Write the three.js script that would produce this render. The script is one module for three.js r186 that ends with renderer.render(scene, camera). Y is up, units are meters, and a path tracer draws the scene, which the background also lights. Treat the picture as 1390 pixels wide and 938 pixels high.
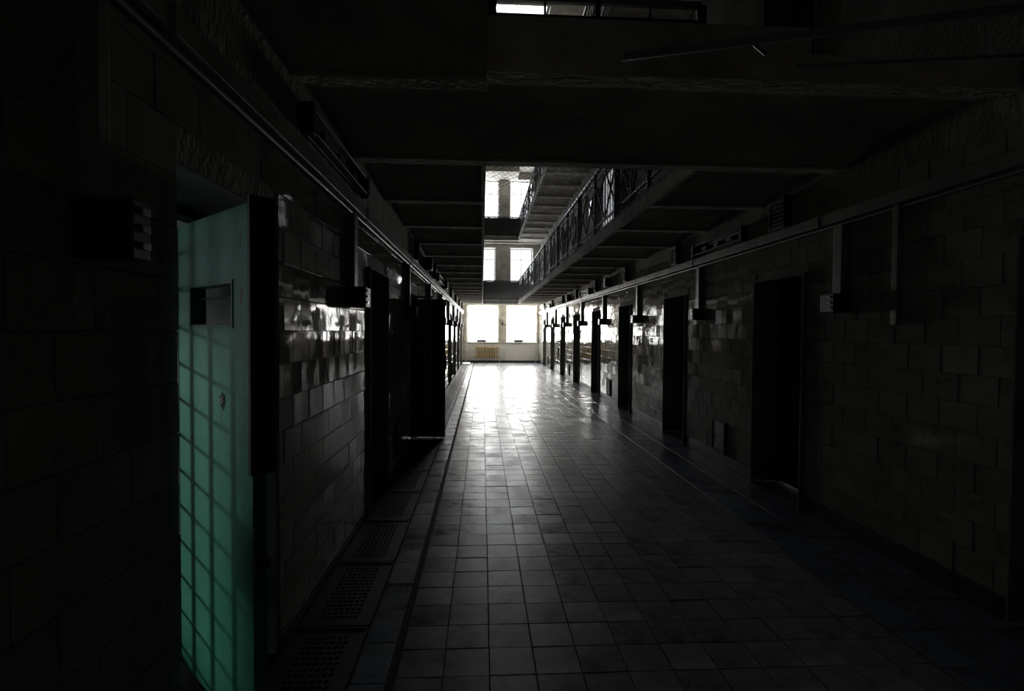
import * as THREE from 'three';
import { RoundedBoxGeometry } from 'three/addons/geometries/RoundedBoxGeometry.js';
import { mergeGeometries } from 'three/addons/utils/BufferGeometryUtils.js';
import { RectAreaLightUniformsLib } from 'three/addons/lights/RectAreaLightUniformsLib.js';

// ---------------------------------------------------------------- camera, sky, sun, exposure
RectAreaLightUniformsLib.init();
const scene = new THREE.Scene();
const camera = new THREE.PerspectiveCamera(65.57, 1390 / 938, 0.05, 200);
camera.position.set(0, 1.5, 0);
camera.rotation.order = 'YXZ';
camera.rotation.set(THREE.MathUtils.degToRad(-1.5), THREE.MathUtils.degToRad(-3.175), THREE.MathUtils.degToRad(0.40));
const renderer = new THREE.WebGLRenderer({ antialias: true });
renderer.toneMapping = THREE.LinearToneMapping;
renderer.toneMappingExposure = 1.0;
renderer.shadowMap.enabled = true;
scene.background = new THREE.Color().setRGB(3.0, 3.04, 3.1);      // white overcast sky
const WINDOW_SKY = [30, 14, 11];                                              // daylight through the end windows of the ground, first and top floor (upper floors turned down so the near floor stays dark)
const sun = new THREE.DirectionalLight(new THREE.Color().setRGB(1, 0.98, 0.94), 1.15);   // low hazy sun that reaches the first cell on the left
const SUN_SLOPE_Y = 0.21, SUN_SLOPE_Z = 0.24;                       // fall and sideways drift for each metre the light travels to the right
sun.position.set(-20, 1 + 20 * SUN_SLOPE_Y, -2 + 20 * SUN_SLOPE_Z);
sun.target.position.set(0, 1, -2);
sun.castShadow = true; sun.shadow.radius = 7.5;
Object.assign(sun.shadow.camera, { left: -15, right: 15, top: 15, bottom: -15, near: 0.5, far: 60 });
sun.shadow.mapSize.set(2048, 2048);
scene.add(sun, sun.target);

// ---------------------------------------------------------------- helpers
let seed = 20231;
function rnd() { seed = (seed * 1664525 + 1013904223) >>> 0; return seed / 4294967296; }
const rr = (a, b) => a + (b - a) * rnd();
const V = (x, y, d) => new THREE.Vector3(x, y, -d);                // d = distance ahead of the camera along the corridor
const names = {};
function numbered(n) { const k = names[n] = (names[n] ?? -1) + 1; return k ? `${n}_${String(k).padStart(3, '0')}` : n; }
const ORD = ['first', 'second', 'third', 'fourth', 'fifth', 'sixth', 'seventh', 'eighth', 'ninth', 'tenth', 'eleventh', 'twelfth', 'thirteenth', 'fourteenth', 'fifteenth', 'sixteenth', 'seventeenth', 'eighteenth', 'nineteenth', 'twentieth', 'twenty-first', 'twenty-second', 'twenty-third', 'twenty-fourth', 'twenty-fifth', 'twenty-sixth', 'twenty-seventh', 'twenty-eighth', 'twenty-ninth', 'thirtieth', 'thirty-first', 'thirty-second', 'thirty-third'];
function tag(o, label, category, group, kind) {
  Object.assign(o.userData, { label, category });
  if (group) o.userData.group = group;
  if (kind) o.userData.kind = kind;
  return o;
}
function base(name, pos, label, category, group, kind) {
  const o = new THREE.Group(); o.name = numbered(name); scene.add(o);
  if (pos) o.position.copy(pos);
  return tag(o, label, category, group, kind);
}
function mesh(name, geo, mat, parent) {
  const m = new THREE.Mesh(Array.isArray(geo) ? join(geo) : geo, mat);
  m.name = parent ? name : numbered(name); m.castShadow = m.receiveShadow = true;
  (parent || scene).add(m);
  return m;
}
function join(list) {
  return mergeGeometries(list.map((g) => {
    const h = g.index ? g.toNonIndexed() : g;
    for (const k of Object.keys(h.attributes)) if (!['position', 'normal', 'uv'].includes(k)) h.deleteAttribute(k);
    return h;
  }));
}
// box between two corners (x, y, d); uv in metres
function bx(x0, x1, y0, y1, d0, d1) {
  const g = new THREE.BoxGeometry(x1 - x0, y1 - y0, d1 - d0);
  g.translate((x0 + x1) / 2, (y0 + y1) / 2, -(d0 + d1) / 2);
  return metres(g);
}
function metres(g) {
  const p = g.attributes.position, n = g.attributes.normal, uv = new Float32Array(p.count * 2);
  for (let i = 0; i < p.count; i++) {
    const ax = Math.abs(n.getX(i)), ay = Math.abs(n.getY(i)), az = Math.abs(n.getZ(i));
    if (ax >= ay && ax >= az) { uv[2 * i] = p.getZ(i); uv[2 * i + 1] = p.getY(i); }
    else if (ay >= az) { uv[2 * i] = p.getX(i); uv[2 * i + 1] = p.getZ(i); }
    else { uv[2 * i] = p.getX(i); uv[2 * i + 1] = p.getY(i); }
  }
  g.setAttribute('uv', new THREE.BufferAttribute(uv, 2));
  return g;
}
function rbx(x0, x1, y0, y1, d0, d1, r = 0.004) {
  const g = new RoundedBoxGeometry(x1 - x0, y1 - y0, d1 - d0, 1, r);
  g.translate((x0 + x1) / 2, (y0 + y1) / 2, -(d0 + d1) / 2);
  return metres(g);
}
// square or round bar from a to b
function bar(a, b, w, t = w) {
  const dir = b.clone().sub(a), L = dir.length();
  const g = new THREE.BoxGeometry(w, L, t);
  g.applyQuaternion(new THREE.Quaternion().setFromUnitVectors(new THREE.Vector3(0, 1, 0), dir.normalize()));
  const c = a.clone().add(b).multiplyScalar(0.5); g.translate(c.x, c.y, c.z);
  return g;
}
function rod(a, b, r, seg = 6) {
  const dir = b.clone().sub(a), L = dir.length();
  const g = new THREE.CylinderGeometry(r, r, L, seg);
  g.applyQuaternion(new THREE.Quaternion().setFromUnitVectors(new THREE.Vector3(0, 1, 0), dir.normalize()));
  const c = a.clone().add(b).multiplyScalar(0.5); g.translate(c.x, c.y, c.z);
  return g;
}
// plate in the (d, y) plane with holes, extruded along x from x0 to x1
function sidePlate(outline, holes, x0, x1) {
  const s = new THREE.Shape(outline.map(([d, y]) => new THREE.Vector2(d, y)));
  for (const h of holes) s.holes.push(new THREE.Path(h.map(([d, y]) => new THREE.Vector2(d, y))));
  const g = new THREE.ExtrudeGeometry(s, { depth: x1 - x0, bevelEnabled: false, curveSegments: 4 });
  // (d, y, e) -> (x0 + e, y, -d)
  const m = new THREE.Matrix4().set(0, 0, 1, x0, 0, 1, 0, 0, -1, 0, 0, 0, 0, 0, 0, 1);
  g.applyMatrix4(m);
  return metres(g);
}
function frontPlate(outline, holes, d0, d1) {
  const s = new THREE.Shape(outline.map(([x, y]) => new THREE.Vector2(x, y)));
  for (const h of holes) s.holes.push(new THREE.Path(h.map(([x, y]) => new THREE.Vector2(x, y))));
  const g = new THREE.ExtrudeGeometry(s, { depth: d1 - d0, bevelEnabled: false, curveSegments: 4 });
  g.translate(0, 0, -d1);
  return metres(g);
}
const rect = (a0, a1, b0, b1) => [[a0, b0], [a1, b0], [a1, b1], [a0, b1]];

// ---------------------------------------------------------------- textures
function noiseGrid(n, cells, s0) {
  let s = s0 >>> 0; const r = () => { s = (s * 1664525 + 1013904223) >>> 0; return s / 4294967296; };
  const g = Array.from({ length: cells * cells }, r), out = new Float32Array(n * n);
  const f = (t) => t * t * (3 - 2 * t);
  for (let y = 0; y < n; y++) for (let x = 0; x < n; x++) {
    const u = x / n * cells, v = y / n * cells, i = Math.floor(u), j = Math.floor(v), a = f(u - i), b = f(v - j);
    const i1 = (i + 1) % cells, j1 = (j + 1) % cells;
    out[y * n + x] = (g[j * cells + i] * (1 - a) + g[j * cells + i1] * a) * (1 - b) + (g[j1 * cells + i] * (1 - a) + g[j1 * cells + i1] * a) * b;
  }
  return out;
}
function fbm(n, octaves, s0) {
  const out = new Float32Array(n * n); let tot = 0;
  octaves.forEach(([c, w], k) => { const g = noiseGrid(n, c, s0 + 77 * k); tot += w; for (let i = 0; i < out.length; i++) out[i] += w * g[i]; });
  for (let i = 0; i < out.length; i++) out[i] /= tot;
  return out;
}
function tex(n, fn, srgb, rep = 1) {
  const d = new Uint8Array(n * n * 4);
  for (let i = 0; i < n * n; i++) { const c = fn(i % n, (i / n) | 0, i); d[4 * i] = c[0] * 255; d[4 * i + 1] = c[1] * 255; d[4 * i + 2] = c[2] * 255; d[4 * i + 3] = 255; }
  const t = new THREE.DataTexture(d, n, n); t.wrapS = t.wrapT = THREE.RepeatWrapping; t.magFilter = THREE.LinearFilter; t.minFilter = THREE.LinearMipmapLinearFilter; t.generateMipmaps = true;
  if (srgb) t.colorSpace = THREE.SRGBColorSpace;
  t.repeat.set(rep, rep); t.needsUpdate = true; return t;
}
const cl = (v) => Math.min(1, Math.max(0, v));
const nA = fbm(256, [[4, 1], [9, 0.7], [23, 0.4], [61, 0.25]], 11), nB = fbm(256, [[7, 1], [19, 0.8], [64, 0.6], [128, 0.5]], 913), nC = fbm(256, [[5, 1], [11, 0.6]], 377);
const glazeBump = tex(256, (x, y, i) => { const v = cl(0.5 + (nC[i] - 0.5) * 1.2 + (nB[i] - 0.5) * 0.10); return [v, v, v]; }, false, 1 / 0.55);
const plasterMap = tex(256, (x, y, i) => { const v = cl(0.80 + (nA[i] - 0.5) * 0.45 + (nB[i] - 0.5) * 0.25); return [v, v * 0.985, v * 0.955]; }, true, 1 / 2.3);
const plasterBump = tex(256, (x, y, i) => { const v = cl(0.5 + (nB[i] - 0.5) * 1.4 + (nA[i] - 0.5)); return [v, v, v]; }, false, 1 / 1.1);
const tileMap = tex(256, (x, y, i) => { const v = cl(0.9 + (nA[i] - 0.5) * 0.22 + (nB[i] > 0.66 ? -0.12 : 0)); return [v, v * 0.99, v * 0.965]; }, true, 1 / 0.9);
// floor: worn glaze, with fine curved scratches
const scratch = new Float32Array(512 * 512);
for (let k = 0; k < 420; k++) {
  let x = rnd() * 512, y = rnd() * 512, a = rnd() * 6.28; const turn = rr(-0.03, 0.03), L = rr(8, 70), w = rr(0.25, 0.9);
  for (let t = 0; t < L; t += 0.5) { x += Math.cos(a) * 0.5; y += Math.sin(a) * 0.5; a += turn; const i = ((y | 0) & 511) * 512 + ((x | 0) & 511); scratch[i] = Math.max(scratch[i], w); }
}
const nF = fbm(512, [[6, 1], [15, 0.8], [41, 0.5], [128, 0.35]], 5), nF2 = fbm(512, [[9, 1], [33, 0.6]], 2205);
const floorMap = tex(512, (x, y, i) => { const v = cl(0.83 + (nF[i] - 0.5) * 0.5 - (nF2[i] > 0.62 ? 0.08 : 0) + scratch[i] * 0.05); return [v * 0.985, v * 0.99, v]; }, true, 1 / 1.63);
const floorRough = tex(512, (x, y, i) => { const v = cl(0.62 + (nF[i] - 0.5) * 0.7 + (nF2[i] - 0.5) * 0.3 + scratch[i] * 0.25); return [v, v, v]; }, false, 1 / 1.63);
const floorBump = tex(512, (x, y, i) => { const v = cl(0.5 + (nF2[i] - 0.5) * 0.9 + (nF[i] - 0.5) * 0.25 - scratch[i] * 0.3); return [v, v, v]; }, false, 1 / 1.63);

// ---------------------------------------------------------------- materials
const lin = (r, g, b) => new THREE.Color().setRGB(r, g, b);
const std = (color, roughness, extra = {}) => new THREE.MeshStandardMaterial({ color, roughness, ...extra });
const phys = (color, roughness, extra = {}) => new THREE.MeshPhysicalMaterial({ color, roughness, ...extra });
const M = {
  wallTile: [0.42, 0.46, 0.39, 0.44].map((v) => std(lin(v, v * 0.985, v * 0.93), 0.035, { map: tileMap, bumpMap: glazeBump, bumpScale: 0.0005 })),
  floorTile: [0.30, 0.335, 0.315, 0.275].map((v) => phys(lin(v * 0.97, v, v * 1.03), 0.55, { specularIntensity: 0.15, map: floorMap, roughnessMap: floorRough, bumpMap: floorBump, bumpScale: 0.0009 })),
  bandTile: [0.25, 0.28, 0.23].map((v) => phys(lin(v * 0.85, v * 0.97, v * 1.2), 0.55, { specularIntensity: 0.4, map: floorMap, roughnessMap: floorRough, bumpMap: floorBump, bumpScale: 0.0009 })),
  kerbTile: [0.34, 0.38, 0.31].map((v) => phys(lin(v * 0.85, v * 0.97, v * 1.18), 0.55, { specularIntensity: 0.5, map: floorMap, roughnessMap: floorRough, bumpMap: floorBump, bumpScale: 0.0009 })),
  baseTile: std(lin(0.07, 0.073, 0.078), 0.4, { map: floorMap, bumpMap: floorBump, bumpScale: 0.0008 }),
  grout: std(lin(0.10, 0.10, 0.095), 0.95, { map: plasterMap }),
  floorGrout: std(lin(0.035, 0.035, 0.035), 0.95, { map: plasterMap }),
  plaster: std(lin(0.5, 0.49, 0.465), 0.92, { map: plasterMap, bumpMap: plasterBump, bumpScale: 0.006 }),
  ceilPlaster: std(lin(0.82, 0.80, 0.75), 0.95, { map: plasterMap, bumpMap: plasterBump, bumpScale: 0.008 }),
  whitePlaster: std(lin(0.86, 0.845, 0.81), 0.9, { map: plasterMap, bumpMap: plasterBump, bumpScale: 0.003 }),
  cellPlaster: std(lin(0.68, 0.72, 0.76), 0.9, { map: plasterMap, bumpMap: plasterBump, bumpScale: 0.003 }),
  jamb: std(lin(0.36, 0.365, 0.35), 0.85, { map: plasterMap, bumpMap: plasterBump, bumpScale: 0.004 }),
  steel: std(lin(0.09, 0.09, 0.092), 0.5, { metalness: 0.6, map: plasterMap }),
  grate: std(lin(0.045, 0.043, 0.043), 0.55, { metalness: 0.4, map: plasterMap }),
  blackSteel: std(lin(0.025, 0.025, 0.027), 0.55, { metalness: 0.3 }),
  rail: std(lin(0.018, 0.018, 0.02), 0.5),
  handrail: std(lin(0.16, 0.16, 0.16), 0.35, { metalness: 0.5 }),
  conduit: std(lin(0.42, 0.42, 0.41), 0.42, { map: plasterMap }),
  box: std(lin(0.03, 0.03, 0.032), 0.45),
  chrome: std(lin(0.65, 0.65, 0.65), 0.25, { metalness: 1 }),
  darkDoor: std(lin(0.018, 0.155, 0.095), 0.5, { map: plasterMap }),
  greenSteel: std(lin(0.018, 0.155, 0.095), 0.45, { map: plasterMap, bumpMap: plasterBump, bumpScale: 0.001 }),
  gateSteel: std(lin(0.10, 0.16, 0.14), 0.35, { metalness: 0.5 }),
  wire: std(lin(0.11, 0.105, 0.10), 0.6, { metalness: 0.4 }),
  ochre: std(lin(0.62, 0.44, 0.20), 0.45, { map: tileMap }),
  whitePaint: std(lin(0.7, 0.69, 0.66), 0.4),
  rust: std(lin(0.09, 0.065, 0.05), 0.8, { map: plasterMap, bumpMap: plasterBump, bumpScale: 0.003 }),
  paper: std(lin(0.62, 0.64, 0.66), 0.9),
  glass: new THREE.MeshPhysicalMaterial({ color: 0xffffff, roughness: 0.0, transmission: 1, thickness: 0, ior: 1.45 }),
};

// ---------------------------------------------------------------- dimensions
const XL = -0.93, XR = 2.74, THICK = 0.34;             // tiled wall faces and wall thickness
const DEND = 25.8, DBACK = -3.0;                       // end wall and the wall behind the camera
const OX0 = 0.015, OX1 = 1.64;                         // the well between the galleries
const S1 = 2.75, F1 = 2.90, S2 = 5.63, F2 = 5.78, ROOF = 9.1;
const BR0 = 2.64, BR1 = 3.99, DGAL = 24.4;            // near bridge, front of the end gallery
const PITCH = 2.66, DOORW = 0.84, DOORH = 2.015;
const far = (k) => 5.255 + PITCH * k;                  // far side of doorway k on both walls
const doorSpan = (k, side) => (side === 'left' && k === -1 ? [1.70, 2.51] : [far(k) - DOORW, far(k)]);

// ---------------------------------------------------------------- walls
function doorHoles(side, ks, y0 = 0, h = DOORH) { return ks.map((k) => { const [a, b] = doorSpan(k, side); return rect(a, b, y0 - (y0 ? 0 : 0.001), y0 + h); }); }
function wallOutline(side, ks) {      // ground-floor doorways cut the outline itself, so that they reach the floor
  const o = [[DBACK, 0]];
  for (const k of ks) { const [a, b] = doorSpan(k, side); o.push([a, 0], [a, DOORH], [b, DOORH], [b, 0]); }
  o.push([DEND, 0], [DEND, ROOF + 0.2], [DBACK, ROOF + 0.2]);
  return o;
}
const KR = [-1, 0, 1, 2, 3, 4, 5, 6, 7], KL = [-1, 0, 1, 2, 3, 4, 5, 6, 7];
const K1 = [0, 1, 2, 3, 4, 5, 6, 7];
const TILE_BACK = 0.006;
const wallRight = mesh('wall_right', sidePlate(wallOutline('right', KR), K1.map((k) => rect(far(k) - 0.1 - DOORW, far(k) - 0.1, F1 + 0.02, F1 + 2.0)), XR + TILE_BACK, XR + THICK), M.plaster);
tag(wallRight, 'right corridor wall, glazed tiles below and bare plaster above, with a row of doorways', 'wall', null, 'structure');
const wallLeft = mesh('wall_left', sidePlate(wallOutline('left', KL), [], XL - THICK, XL - TILE_BACK), M.plaster);
tag(wallLeft, 'left corridor wall, shiny glazed tiles below and plaster above, beside the green door', 'wall', null, 'structure');

// window openings in the end wall: [x0, x1, y0, y1]
const WINS = [
  [-0.69, 0.755, 0.99, 2.74], [1.145, 2.605, 0.99, 2.74],
  [-0.69, 0.61, 3.75, 5.50], [1.31, 2.40, 3.75, 5.50],
  [-0.69, 0.75, 6.70, 8.76], [1.28, 2.40, 6.70, 8.76],
];
const wallEnd = mesh('wall_end', frontPlate(rect(XL - 0.4, XR + 0.4, 0, ROOF + 0.2), WINS.map((w) => rect(...w)), DEND, DEND + 0.5), M.whitePlaster);
tag(wallEnd, 'white end wall of the corridor with the tall bright windows', 'wall', null, 'structure');
tag(mesh('wall_back', bx(XL - 0.4, XR + 0.4, 0, ROOF + 0.2, DBACK - 0.3, DBACK), M.plaster), 'plain wall closing the corridor behind the viewer', 'wall', null, 'structure');
// roof with the skylight opening above the well
const SKY = { x0: -0.2, x1: 1.56, d0: 12.68, d1: 16.4 };
const roof = mesh('ceiling', [
  bx(XL - 0.4, XR + 0.4, ROOF, ROOF + 0.25, DBACK - 0.3, SKY.d0), bx(XL - 0.4, XR + 0.4, ROOF, ROOF + 0.25, SKY.d1, DEND + 0.5),
  bx(XL - 0.4, SKY.x0, ROOF, ROOF + 0.25, SKY.d0, SKY.d1), bx(SKY.x1, XR + 0.4, ROOF, ROOF + 0.25, SKY.d0, SKY.d1)], M.ceilPlaster);
tag(roof, 'plain top ceiling high above the well with a skylight opening', 'ceiling', null, 'structure');

// ---------------------------------------------------------------- tiles
// tile in its own xy plane, front at z = 0; 18 triangles; uv differ between variants
function tileGeo(w, h, u0, v0, c = 0.0016, t = 0.009) {
  const X = w / 2, Y = h / 2, x = X - c, y = Y - c;
  const ring = (a, b, z) => [[-a, -b, z], [a, -b, z], [a, b, z], [-a, b, z]];
  const A = ring(x, y, 0), B = ring(X, Y, -c), C = ring(X, Y, -t), pos = [], uv = [];
  const tri = (...p) => { for (const q of p) { pos.push(...q); uv.push(u0 + q[0], v0 + q[1]); } };
  tri(A[0], A[1], A[2]); tri(A[0], A[2], A[3]);
  for (let i = 0; i < 4; i++) { const j = (i + 1) % 4; tri(B[i], B[j], A[j]); tri(B[i], A[j], A[i]); tri(C[i], C[j], B[j]); tri(C[i], B[j], B[i]); }
  const g = new THREE.BufferGeometry();
  g.setAttribute('position', new THREE.Float32BufferAttribute(pos, 3)); g.setAttribute('uv', new THREE.Float32BufferAttribute(uv, 2));
  g.computeVertexNormals(); return g;
}
const FRAME = {
  left: new THREE.Matrix4().makeBasis(new THREE.Vector3(0, 0, -1), new THREE.Vector3(0, 1, 0), new THREE.Vector3(1, 0, 0)),
  right: new THREE.Matrix4().makeBasis(new THREE.Vector3(0, 0, 1), new THREE.Vector3(0, 1, 0), new THREE.Vector3(-1, 0, 0)),
  floor: new THREE.Matrix4().makeBasis(new THREE.Vector3(1, 0, 0), new THREE.Vector3(0, 0, -1), new THREE.Vector3(0, 1, 0)),
  end: new THREE.Matrix4(),
};
const eye = camera.position;
camera.updateMatrixWorld(); camera.updateProjectionMatrix();
function inFrame(p) { const q = p.clone().project(camera); return q.z < 1 && q.z > -1 && Math.abs(q.x) < 1.06 && Math.abs(q.y) < 1.08; }
// list: {p, w, h}; the nearest `most` in view become tiles of their own, the rest one part
function layTiles(parent, frame, list, mats, { most = 300, tilt = 0.004, lift = 0.0006, name = 'tile', c = 0.0016 }) {
  const F = FRAME[frame];
  for (const t of list) {
    t.mat = Math.floor(rnd() * mats.length);
    const e = new THREE.Euler(rr(-tilt, tilt), rr(-tilt, tilt), rr(-0.004, 0.004));
    t.q = new THREE.Quaternion().setFromRotationMatrix(F).multiply(new THREE.Quaternion().setFromEuler(e));
    t.pos = t.p.clone().add(new THREE.Vector3(0, 0, 1).applyMatrix4(F).multiplyScalar(rr(-lift, lift)));
    t.seen = inFrame(t.p) ? t.p.distanceTo(eye) : 1e3 + t.p.distanceTo(eye);
  }
  list.sort((a, b) => a.seen - b.seen);
  const near = list.slice(0, most).filter((t) => t.seen < 1e3), nearSet = new Set(near), cache = {};
  for (const t of near) {
    const key = `${t.w.toFixed(3)} ${t.h.toFixed(3)} ${Math.floor(rnd() * 8)}`;
    cache[key] ??= tileGeo(t.w, t.h, rr(0, 3), rr(0, 3), c);
    const m = mesh(name, cache[key], mats[t.mat], parent); m.position.copy(t.pos); m.quaternion.copy(t.q);
  }
  const rest = list.filter((t) => !nearSet.has(t));
  for (let k = 0; k < mats.length; k++) {
    const gs = rest.filter((t) => t.mat === k).map((t) => { const g = tileGeo(t.w, t.h, rr(0, 3), rr(0, 3), c); g.applyMatrix4(new THREE.Matrix4().compose(t.pos, t.q, new THREE.Vector3(1, 1, 1))); return g; });
    if (!gs.length) continue;
    const m = mesh(`far_${name}s`, mergeGeometries(gs), mats[k], parent); m.userData.kind = 'stuff';
  }
}
// courses of wall tiles
const TL = 0.245, JOINT = 0.003;
const TILE_TOP = { left: 2.436, right: 2.58 };
function wallTiles(side) {
  const list = [], x = side === 'left' ? XL : XR, spans = (side === 'left' ? KL : KR).map((k) => doorSpan(k, side));
  const TH = side === 'left' ? 0.157 : 0.164, y0 = side === 'left' ? 0.082 : 0.125;
  const rows = [];
  for (let y = y0; y < TILE_TOP[side] - 0.03; y += TH) rows.push([y, Math.min(y + TH, TILE_TOP[side])]);
  rows.forEach(([a, b], r) => {
    // stretches of wall between doorways at this height
    const cuts = b <= DOORH + 0.03 || a < DOORH - 0.02 ? spans : [];
    let d = DBACK; const stretches = [];
    for (const [s, e] of cuts) { stretches.push([d, s]); d = e; }
    stretches.push([d, DEND]);
    const top = b, bottom = a < DOORH && b > DOORH + 0.03 ? a : a;
    for (const [s, e] of stretches) {
      const off = (r % 2) * TL / 2;
      let t = Math.floor((s - off) / TL) * TL + off;
      for (; t < e; t += TL) {
        const p0 = Math.max(t, s), p1 = Math.min(t + TL, e);
        if (p1 - p0 < 0.02) continue;
        list.push({ p: V(x, (top + bottom) / 2, (p0 + p1) / 2), w: p1 - p0 - JOINT, h: top - bottom - JOINT });
      }
    }
  });
  return list;
}
const wallTilesLeft = wallTiles('left'), wallTilesRight = wallTiles('right');
layTiles(wallLeft, 'left', wallTilesLeft, M.wallTile, { tilt: 0.013, lift: 0.0009, name: 'wall_tile', c: 0.002 });
layTiles(wallRight, 'right', wallTilesRight, M.wallTile, { tilt: 0.013, lift: 0.0009, name: 'wall_tile', c: 0.002 });
{ // dark skirting tiles along both walls
  for (const side of ['left', 'right']) {
    const x = side === 'left' ? XL : XR, h = side === 'left' ? 0.08 : 0.122, s = side === 'left' ? 1 : -1, list = [];
    const b = base(`baseboard_${side}`, null, `dark tiled skirting at the foot of the ${side} wall`, 'skirting', null, 'structure');
    let d = DBACK;
    for (const [a, e] of [...(side === 'left' ? KL : KR).map((k) => doorSpan(k, side)), [DEND, DEND]]) {
      for (let t = d; t < a - 0.02; t += 0.3) list.push({ p: V(x + s * 0.004, h / 2, (t + Math.min(t + 0.3, a)) / 2), w: Math.min(0.3, a - t) - 0.003, h: h - 0.003 });
      d = e;
    }
    layTiles(b, side, list, [M.baseTile], { most: 40, tilt: 0.004, lift: 0.0005, name: 'skirting_tile' });
  }
}
{ // small white tiles under the end windows
  const list = [];
  for (let y = 0.1; y < 0.88; y += 0.1) for (let x = XL; x < XR; x += 0.1) list.push({ p: V(x + 0.05, y + 0.05, DEND - 0.006), w: 0.098, h: 0.098 });
  layTiles(wallEnd, 'end', list, [M.wallTileEnd = std(lin(0.82, 0.805, 0.77), 0.2)], { most: 0, tilt: 0.004, lift: 0.0003, name: 'wall_tile' });
  tag(mesh('baseboard_end', bx(XL, XR, 0, 0.1, DEND - 0.02, DEND + 0.01), M.baseTile), 'grey skirting under the end windows', 'skirting', null, 'structure');
}

// ---------------------------------------------------------------- floor
const GX = { trench0: XL, trench1: -0.565, curb0: -0.553, curb1: -0.402, tile0: -0.368, tile1: 2.06 };
const floor = mesh('floor', [bx(GX.curb0 - 0.02, XR + THICK + 0.1, -0.2, -0.006, DBACK, DEND + 0.4), bx(XL - 5.5, GX.curb0 - 0.02, -0.35, -0.16, DBACK, DEND + 0.4),
  bx(XL - 5.5, XL + 0.008, -0.16, -0.004, DBACK, DEND + 0.4)], M.floorGrout);
tag(floor, 'corridor floor of square grey tiles with a dark gutter gap along its left', 'floor', null, 'structure');
{
  const list = [], P = 0.2041;
  for (let d = 2.302 - 0.2041 * 18, r = 0; d < DEND; d += P, r++) {
    for (let x = GX.tile0; x < GX.tile1 - 0.02; x += P) {
      const x1 = Math.min(x + P, GX.tile1), d1 = Math.min(d + P, DEND);
      list.push({ p: V((x + x1) / 2 + rr(-0.0012, 0.0012), 0, (d + d1) / 2 + rr(-0.0012, 0.0012)), w: x1 - x - 0.0045, h: d1 - d - 0.0045 });
    }
  }
  layTiles(floor, 'floor', list, M.floorTile, { tilt: 0.008, lift: 0.0012, name: 'floor_tile', c: 0.0012 });
  const band = [];
  for (let d = -1.4; d < DEND; d += 0.305) for (let x = GX.tile1 + 0.012; x < XR - 0.03; x += 0.335) {
    const x1 = Math.min(x + 0.335, XR), d1 = Math.min(d + 0.305, DEND);
    band.push({ p: V((x + x1) / 2, 0, (d + d1) / 2), w: x1 - x - 0.003, h: d1 - d - 0.003 });
  }
  layTiles(floor, 'floor', band, M.bandTile, { most: 120, tilt: 0.003, lift: 0.0006, name: 'border_tile', c: 0.0015 });
  const curb = [];
  for (let d = 2.563 - 0.3 * 6; d < DEND; d += 0.3) { const d1 = Math.min(d + 0.3, DEND); curb.push({ p: V((GX.curb0 + GX.curb1) / 2, 0.004, (d + d1) / 2), w: GX.curb1 - GX.curb0, h: d1 - d - 0.004 }); }
  layTiles(floor, 'floor', curb, M.kerbTile, { most: 80, tilt: 0.005, lift: 0.001, name: 'kerb_tile', c: 0.0025 });
}

// ---------------------------------------------------------------- vaulted galleries: shallow arches between steel beams
const BEAMS = []; for (let k = -4; k < 18; k++) BEAMS.push(3.99 + 1.245 * k); 
function vaultProfile(d0, d1, y, top, rise = 0.1) {
  const edges = [d0, ...BEAMS.filter((b) => b > d0 + 0.25 && b < d1 - 0.25), d1], o = [];
  for (let i = 0; i + 1 < edges.length; i++) for (let t = 0; t < 10; t++) { const u = t / 10; o.push([edges[i] + (edges[i + 1] - edges[i]) * u, y + rise * (1 - (2 * u - 1) ** 2)]); }
  o.push([d1, y], [d1, top], [d0, top]);
  return { o, edges };
}
function gallery(x0, x1, d0, d1, y, top, label) {
  const { o, edges } = vaultProfile(d0, d1, y, top);
  const g = sidePlate(o, [], x0, x1);
  const m = mesh('ceiling', g, M.ceilPlaster); tag(m, label, 'ceiling', null, 'structure');
  for (const b of edges) mesh('beam', bx(x0 + 0.004, x1 - 0.004, y - 0.014, y + 0.006, b - 0.055, b + 0.055), M.ceilPlaster, m);
  return m;
}
const NEAR = DBACK;
gallery(XL - 0.01, OX0, NEAR, DEND, S1, F1, 'underside of the left gallery, shallow plaster arches between beams');
gallery(OX1, XR + 0.01, BR0, DEND, S1, F1, 'underside of the right gallery, shallow plaster arches above the doorways');
gallery(OX0, OX1, BR0, BR1, S1, 3.03, 'dark underside of the near bridge crossing the well overhead');
gallery(OX0, OX1, DGAL, DEND, S1, F1, 'underside of the end landing just above the ground floor windows');
gallery(XL - 0.01, OX0, NEAR, DEND, S2, F2, 'underside of the upper left gallery above the well');
gallery(OX1, XR + 0.01, BR0, DEND, S2, F2, 'underside of the upper right gallery seen through the wire net');
gallery(OX0, OX1, DGAL, DEND, S2, F2, 'underside of the upper end landing above the first floor windows');
tag(mesh('ceiling', bx(OX0, OX1, 8.72, ROOF, DGAL, DEND), M.ceilPlaster), 'shallow ceiling beam above the topmost end windows', 'ceiling', null, 'structure');
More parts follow.
